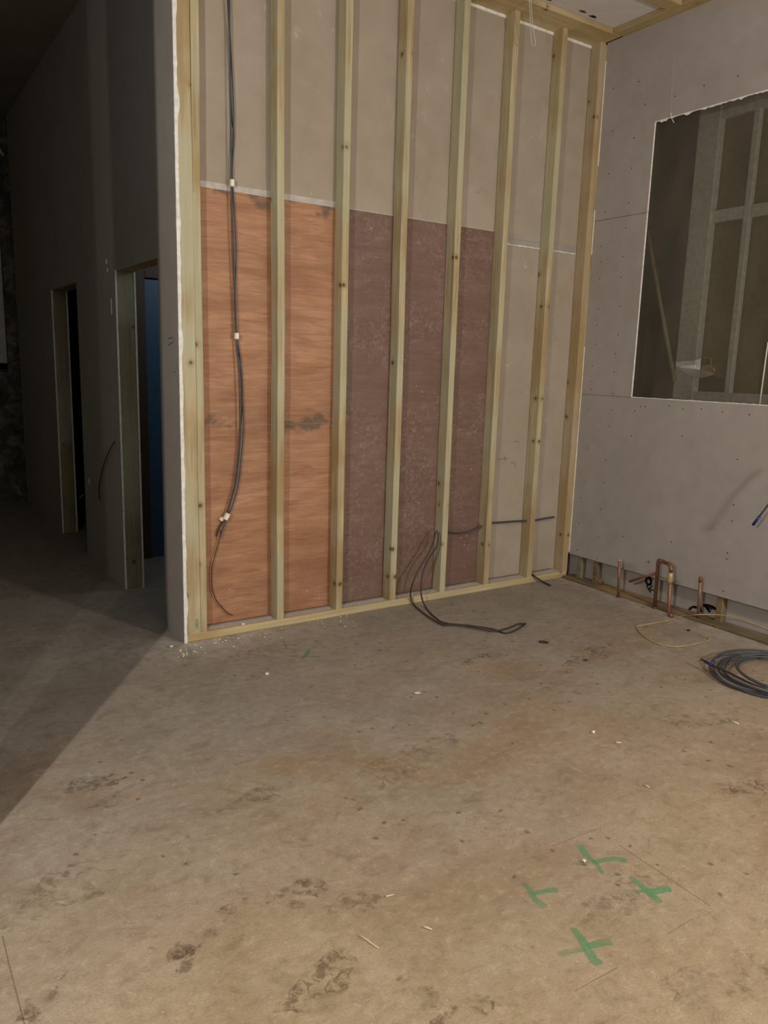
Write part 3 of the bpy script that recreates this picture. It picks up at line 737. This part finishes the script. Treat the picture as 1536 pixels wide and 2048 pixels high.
# looped pair from the fourth stud over the floor
y_ = lambda k: -.012
A = [at(874, 1061, 1, -.004), at(876, 1075, 1, -.02), at(872, 1095, 1, -.03), at(856, 1120, 1, -.05), at(845, 1150, 1, -.07), at(842, 1185, 1, -.09), at(850, 1212, 2, .010), at(868, 1233, 2, .008), at(890, 1246, 2, .007), at(940, 1251, 2, .007), at(985, 1258, 2, .007), at(1010, 1266, 2, .007), at(1030, 1261, 2, .007), at(1049, 1249, 2, .007), at(1051, 1246, 2, .008)]
tag(tube('cable', A, .0050, M['cable_dark'], None, 8), 'dark cable drooping from the fourth stud and looping over the floor, inner strand', 'cable')
B = [at(871, 1064, 1, -.003), at(868, 1080, 1, -.03), at(858, 1105, 1, -.05), at(840, 1135, 1, -.06), at(828, 1160, 1, -.07), at(821, 1185, 1, -.05), at(825, 1206, 2, .012), at(842, 1222, 2, .008), at(862, 1237, 2, .008), at(885, 1249, 2, .012), at(915, 1250, 2, .016), at(960, 1258, 2, .016), at(990, 1262, 2, .012), at(1020, 1255, 2, .010), at(1036, 1248, 2, .009), at(1051, 1248, 2, .018)]
tag(tube('cable', B, .0050, M['cable_dark'], None, 8), 'dark cable drooping widest left of the fourth stud and looping over the floor, outer strand', 'cable')
tag(tube('cable', [at(1063, 1148, 2, .056), at(1072, 1155, 2, .045), at(1085, 1163, 2, .012), at(1101, 1171, 2, .008)], .0065, M['cable_dark'], None, 6), 'short dark cable end lying over the plate near the corner', 'cable')
# string loop from ceiling
L_ = [at(1058, -15, 1, -.16), at(1060, 30, 1, -.16), at(1062, 70, 1, -.16), at(1064, 88, 1, -.16), at(1068, 91, 1, -.16), at(1071, 86, 1, -.16), at(1066, 55, 1, -.16), at(1063, 20, 1, -.16), at(1061, -15, 1, -.16)]
tag(tube('string_loop', L_, .0022, M['string'], None, 8), 'pale string loop hanging from the ceiling before the head plate', 'string')

# ------------------------------------------------------------ copper pipes
def pipe_label(o, t): return tag(o, t, 'pipe')
def upright(name, foot, top_v, r, mat, label, parent=None):
    p = at(*foot, 2, 0.); q = at(top_v[0], top_v[1], 1, p.y); q.x = p.x+(q.x-p.x)
    return p, q
p = at(1236, 1196, 2, -.004); q = at(1239, 1120, 1, p.y)
root = empty('copper_pipe', p); pipe_label(root, 'single upright copper pipe nearest the stud wall corner')
tube('pipe', [p, q], .0088, M['copper'], root, 0, 14); tube('pipe_end', [q-Vector((0, 0, .012)), q+Vector((0, 0, .006))], .0100, M['brass'], root, 0, 14)
tube('floor_collar', [p, p+Vector((0, 0, .012))], .014, M['old_copper'], root, 0, 14)
p = at(1396, 1242, 2, -.004); q = at(1401, 1155, 1, p.y)
root = empty('copper_pipe', p); pipe_label(root, 'single upright copper pipe right of the looped pipework')
tube('pipe', [p, q], .0092, M['copper'], root, 0, 14); tube('pipe_end', [q-Vector((0, 0, .03)), q+Vector((0, 0, .002))], .0108, M['old_copper'], root, 0, 14)
tube('floor_collar', [p, p+Vector((0, 0, .010))], .014, M['copper'], root, 0, 14)
# looped pipework
pa = at(1309, 1217, 2, -.004); pb = at(1333, 1228, 2, -.004); pb.x = pa.x-.01
ta = at(1317, 1119, 1, pa.y); tb = at(1343, 1130, 1, pb.y); tb.z = min(tb.z, ta.z)
root = empty('pipework', pa); pipe_label(root, 'looped copper pipework with elbows and brass valve, standing between two single pipes')
def arc(a, c, b, n=6): return [a.lerp(c, k/n).lerp(c.lerp(b, k/n), k/n) for k in range(n+1)]
R_ = .0115; e = .020
ca, cb_ = ta.copy(), tb.copy()
path = [pa]+arc(ca-Vector((0, 0, e)), ca, ca.lerp(cb_, .15))+arc(cb_.lerp(ca, .15), cb_, cb_-Vector((0, 0, e)))+[cb_-Vector((0, 0, .055))]
tube('pipe_loop', path, R_, M['old_copper'], root, 0, 14)
for c_, o_ in ((ca, cb_), (cb_, ca)):
    a_ = c_-Vector((0, 0, .038)); b_ = c_.lerp(o_, .30)
    tube('elbow_fitting', arc(a_, c_, b_), R_+.0028, M['copper'], root, 0, 14)
vz = cb_-Vector((0, 0, .085))
tube('pipe', [pb, Vector((pb.x, pb.y, 0)).lerp(vz, .0)+Vector((0, 0, .02)), vz], R_, M['copper'], root, 0, 14)
tube('valve_body', [vz+Vector((0, 0, .035)), vz+Vector((0, 0, .02)), vz, vz-Vector((0, 0, .02)), vz-Vector((0, 0, .04))], lambda t: .014+.006*math.sin(t*math.pi), M['brass'], root, 0, 14)
va = Vector((pa.x, pa.y, vz.z-.02)); tube('cross_pipe', [va, vz-Vector((0, 0, .02))], .006, M['brass'], root, 0, 12)
sp = pa+Vector((0, 0, .252)); tip = at(1259, 1163, 0, pa.x-.005)
tube('branch_pipe', [sp, tip], .0085, M['copper'], root, 0, 12)
tube('branch_end', [tip.lerp(sp, .04), tip], .0068, M['chip'], root, 0, 12)
tube('floor_collar', [pa, pa+Vector((0, 0, .012))], .016, M['old_copper'], root, 0, 14); tube('floor_collar', [pb, pb+Vector((0, 0, .014))], .016, M['old_copper'], root, 0, 14)
a_ = at(1337, 1229, 2, .012); b_ = at(1346, 1232, 2, .012)
pipe_label(tube('pipe_offcut', [a_, b_], .012, M['copper'], None, 0, 12), 'short pinkish pipe offcut lying at the foot of the looped pipework')

# ------------------------------------------------------------ yellow cable and cable coil, right edge
Yc = [at(1600, 1290, 0, 2.88), at(1536, 1259, 0, 2.88), at(1500, 1244, 0, 2.88), at(1460, 1232, 0, 2.88), at(1425, 1229, 0, 2.86), at(1390, 1229.5, 0, 2.80), at(1365, 1232, 2, .02), at(1340, 1240, 2, .01), at(1310, 1246, 2, .006), at(1282, 1251, 2, .006), at(1273, 1253, 2, .006), at(1283, 1267, 2, .006), at(1300, 1280, 2, .006), at(1325, 1290, 2, .006), at(1360, 1293, 2, .006), at(1395, 1287, 2, .006), at(1416, 1281, 2, .006), at(1419, 1276, 2, .008), at(1402, 1269, 2, .012)]
tag(tube('cable', Yc, .0030, M['cable_yellow'], None, 6), 'thin yellow cable trailing across the floor from the foot of the right wall', 'cable')
random.seed(21); pts = []
cx, cy_ = 2.48, -1.985
turns = 8
for k in range(turns*20):
    t = k/20; a = t*2*math.pi + 2.4
    rr = .295+.03*math.sin(t*1.9)+.028*math.sin(t*5.1+1)
    ox = .03*math.sin(t*.8); oy = .035*math.cos(t*1.15)
    pts.append((cx+ox+rr*math.cos(a)*1.02, cy_+oy+rr*math.sin(a)*.92, .009+.0095*(t % 4)*.8+.006*math.sin(a*2+t)+.004))
coil = tag(tube('cable_coil', pts, .0056, M['cable'], None, 2, 8), 'coil of dark grey cable lying on the floor at the right edge', 'cable')
tl = [at(1403, 1319, 2, .05), at(1425, 1331, 2, .05), at(1455, 1344, 2, .055), at(1500, 1366, 2, .05), at(1536, 1378, 2, .045)]
tube('cable_tail', tl, .0058, M['cable_dark'], coil, 6)
tube('blue_tape', [tl[0].lerp(tl[1], .35), tl[0].lerp(tl[1], .98)], .0078, M['blue_tape'], coil, 0, 10)
# cable end poking from the right wall
ce = [at(1600, 930, 0, 2.91), at(1560, 978, 0, 2.90), at(1536, 1010, 0, 2.90), at(1518, 1034, 0, 2.90)]
cc = tag(tube('cable', ce, .0058, M['cable'], None, 6), 'cable end with blue tape sticking out before the right wall', 'cable')
tube('blue_tape', [at(1519, 1033, 0, 2.90), at(1506, 1050, 0, 2.90)], .0085, M['blue_tape'], cc, 0, 10)
# wires in the corridor wall
tag(tube('cable', [at(229, 883, 0, XO-.004), at(222, 895, 0, XO-.03), at(213, 915, 0, XO-.02), at(203, 945, 0, XO-.015), at(198, 975, 0, XO-.012), at(199, 1000, 0, XO-.01)], .004, M['cable_dark'], None, 6), 'dark cable hanging out of the dim left wall between the doorways', 'cable')
tag(tube('cable', [at(262, 1000, 0, 0.0)+Vector((0, 0, 0)), at(158, 998, 0, .09), at(166, 990, 0, .05)][1:], .004, M['white_paint'], None, 0), 'thin pale wire crossing the far doorway low down', 'cable')

# ------------------------------------------------------------ green crosses on the floor
def cross(strokes, mat, label):
    """strokes: lists of photo points, with half width in metres at each end"""
    bm = bmesh.new(); c0 = fl(*strokes[0][0][0]); zz = .0006
    for s, (pts, w0, w1) in enumerate(strokes):
        P = catmull([fl(*p) for p in pts], 8); L0 = []; n = len(P)
        for i, p in enumerate(P):
            d = (P[min(i+1, n-1)]-P[max(i-1, 0)]).normalized(); sd = Vector((-d.y, d.x, 0)); t = i/(n-1)
            wd = (w0+(w1-w0)*t)*(1+.25*noise.noise(Vector((i*.6, s*5, 1))))*(1 if 0 < i < n-1 else .6)
            z = zz+.0004*s
            L0.append((bm.verts.new(p-c0+sd*wd*(1+.35*noise.noise(Vector((i*1.1, s*5, 9))))+Vector((0, 0, z))), bm.verts.new(p-c0-sd*wd*(1+.35*noise.noise(Vector((i*1.1, s*5, 4))))+Vector((0, 0, z)))))
        for a, b in zip(L0, L0[1:]):
            f = bm.faces.new((a[0], b[0], b[1], a[1])); f.material_index = 1 if s == 2 else 0
    o = link('paint_cross', bm, [mat, M['green_faint']], None, c0); return tag(o, label, 'paint mark', 'green setting-out crosses painted on the floor')
def zz4(x, y): return (980+x/3.657, 1640+y/3.657)
cross([([zz4(655, 185), zz4(700, 250), zz4(765, 310), zz4(825, 395)], .012, .007), ([zz4(1000, 298), zz4(900, 285), zz4(800, 300), zz4(760, 305)], .014, .008), ([zz4(760, 305), zz4(650, 318), zz4(575, 328)], .008, .006)], M['green_strong'], 'brightest green painted cross, farthest back of the group of four')
cross([([zz4(1025, 415), zz4(1100, 475), zz4(1165, 535), zz4(1250, 605)], .010, .013), ([zz4(1325, 505), zz4(1240, 515), zz4(1150, 530)], .013, .013), ([zz4(1150, 530), zz4(1060, 522), zz4(980, 515)], .007, .005)], M['green_strong'], 'green painted cross farthest right of the group of four')
cross([([zz4(240, 455), zz4(290, 510), zz4(330, 580), zz4(410, 640)], .008, .013), ([zz4(500, 515), zz4(420, 518), zz4(320, 540)], .010, .008), ([zz4(320, 540), zz4(260, 530)], .008, .004)], M['green_mid'], 'faded green painted cross farthest left of the group of four')
cross([([zz4(605, 790), zz4(660, 860), zz4(715, 950), zz4(760, 1020), zz4(800, 1060)], .010, .016), ([zz4(890, 890), zz4(800, 900), zz4(720, 930)], .015, .010), ([zz4(700, 945), zz4(600, 960), zz4(500, 985)], .008, .010)], M['green_mid'], 'worn green painted cross nearest the camera')
def zz5(x, y): return (420+x/2.954, 1200+y/2.954)
cross([([zz5(585, 292), zz5(570, 320), zz5(545, 350)], .010, .009), ([zz5(650, 335), zz5(590, 334), zz5(460, 330)], .010, .004)], M['green_mid'], 'small dull green painted cross near the timber floor plate')
cross([([zz5(430, 235), zz5(445, 265), zz5(450, 290)], .007, .006), ([zz5(420, 268), zz5(470, 266), zz5(560, 264)], .005, .004)], M['green_faint'], 'barely visible green cross left of the small dull one near the plate')

# ------------------------------------------------------------ debris
def crumb_mesh(r, seed, flat=.6):
    bm = bmesh.new(); bmesh.ops.create_icosphere(bm, subdivisions=1, radius=r)
    rs = random.Random(seed)
    for v in bm.verts:
        v.co *= .7+.6*rs.random(); v.co.z *= flat
    mn = min(v.co.z for v in bm.verts)
    for v in bm.verts: v.co.z -= mn
    return bm
def crumb(u, v, r, label, seed, mat='crumb', z=0., group=None, flat=.6, sx=1, rz=0):
    p = at(u, v, 2, z); o = link('plaster_crumb' if mat == 'crumb' else 'debris_chip', crumb_mesh(r, seed, flat), M[mat], None, p)
    o.scale.x = sx; o.rotation_euler.z = rz
    return tag(o, label, 'crumb', group)
crumb(533, 1349, .011, 'round white plaster crumb alone on the open floor left of centre', 1)
crumb(834, 1388, .012, 'flat white plaster flake on the floor below the looped cables', 2, flat=.3, sx=1.6)
crumb(1186, 1466, .010, 'white crumb alone on the right part of the floor', 3)
crumb(343, 1295, .013, 'white plaster lump just left of the partition corner', 4)
crumb(486, 1250, .010, 'white crumb resting on the timber floor plate below the hanging cable', 5, z=.045)
crumb(1168, 1724, .007, 'tiny white crumb lying on the brightest green cross', 6, z=.001)
crumb(1377, 1262, .012, 'dark chip on the floor inside the loop of yellow cable', 7, 'chip', sx=1.6)
crumb(1087, 1286, .014, 'dark streaky chip on the floor right of the looped cables', 8, 'chip', sx=2.2, rz=-.6)
crumb(1172, 1322, .010, 'small dark chip left of the cable coil', 9, 'chip', sx=1.8)
def sliver(a, b, r, label):
    P = [fl(*a, .003), fl(*b, .003)]; return tag(tube('wood_sliver', P, lambda t: r*(1-.5*t), M['sliver'], None, 0, 6), label, 'sliver')
sliver((720, 1870), (758, 1897), .0026, 'long pale wood sliver on the near floor')
sliver((772, 1793), (788, 1789), .0030, 'short pale wood sliver left of the faded green crosses')
sliver((848, 1853), (864, 1859), .0034, 'short bright sliver between the long sliver and the green crosses')
sliver((1290, 1570), (1299, 1575), .004, 'short pale chip on the floor in front of the cable coil')
sliver((1463, 1442), (1478, 1448), .006, 'flat pale flake on the floor below the cable coil')
sliver((1232, 1485), (1243, 1485), .004, 'thin pale flake beside the lone white crumb')
rs = random.Random(12); first = None; lab = 'small white plaster crumb scattered by the partition corner and timber floor plate'
for i in range(60):
    if i < 22: u = 355+abs(rs.gauss(0, 22)); v = 1300+abs(rs.gauss(0, 16))
    else:
        u = 385+rs.random()*330; v = 1285-.185*(u-372)+4+abs(rs.gauss(0, 12))
    p = fl(u, v)
    if first is None: first = link('plaster_crumb', crumb_mesh(.006, 99), M['crumb'], None, p); o = first
    else: o = first.copy(); COL.objects.link(o); o.location = p
    s_ = .35+rs.random()*.8; o.scale = (s_*(1+rs.random()*.6), s_, s_); o.rotation_euler.z = rs.random()*3
    tag(o, lab, 'crumb', 'plaster crumbs near the corner')
lab = 'small white crumb lying on top of the timber floor plate'
for i in range(40):
    x = .14+rs.random()*2.75; p = Vector((x, .012+rs.random()*.06, PZ))
    if any(b_-.06 < x < b_+.01 for b_ in xb): continue
    o = first.copy(); COL.objects.link(o); o.location = p; s_ = .35+rs.random()*.6; o.scale = (s_, s_, s_*.8)
    tag(o, lab, 'crumb', 'crumbs on the floor plate')
# grey dust lying on the plate behind the timber face
bm = bmesh.new(); rs = random.Random(4)
xs_ = [.123+k*.02 for k in range(int((2.93-.123)/.02))]; prev = None
for x in xs_:
    hid = any(b_-.047 < x < b_+.002 for b_ in xb)
    if hid: prev = None; continue
    yf = .036+.012*noise.noise(Vector((x*9, 1, 0))); h = .006+.005*abs(noise.noise(Vector((x*20, 3, 0))))
    r_ = [bm.verts.new((x, yf, PZ)), bm.verts.new((x, yf+.02, PZ+h)), bm.verts.new((x, .0862, PZ+h+.004)), bm.verts.new((x, .0862, PZ))]
    if prev:
        for k in range(3): bm.faces.new((prev[k], r_[k], r_[k+1], prev[k+1]))
    prev = r_
tag(link('dust_drift', bm, M['board_right'], smooth=True), 'grey plaster dust drifted along the top of the timber floor plate', 'dust', kind='stuff')
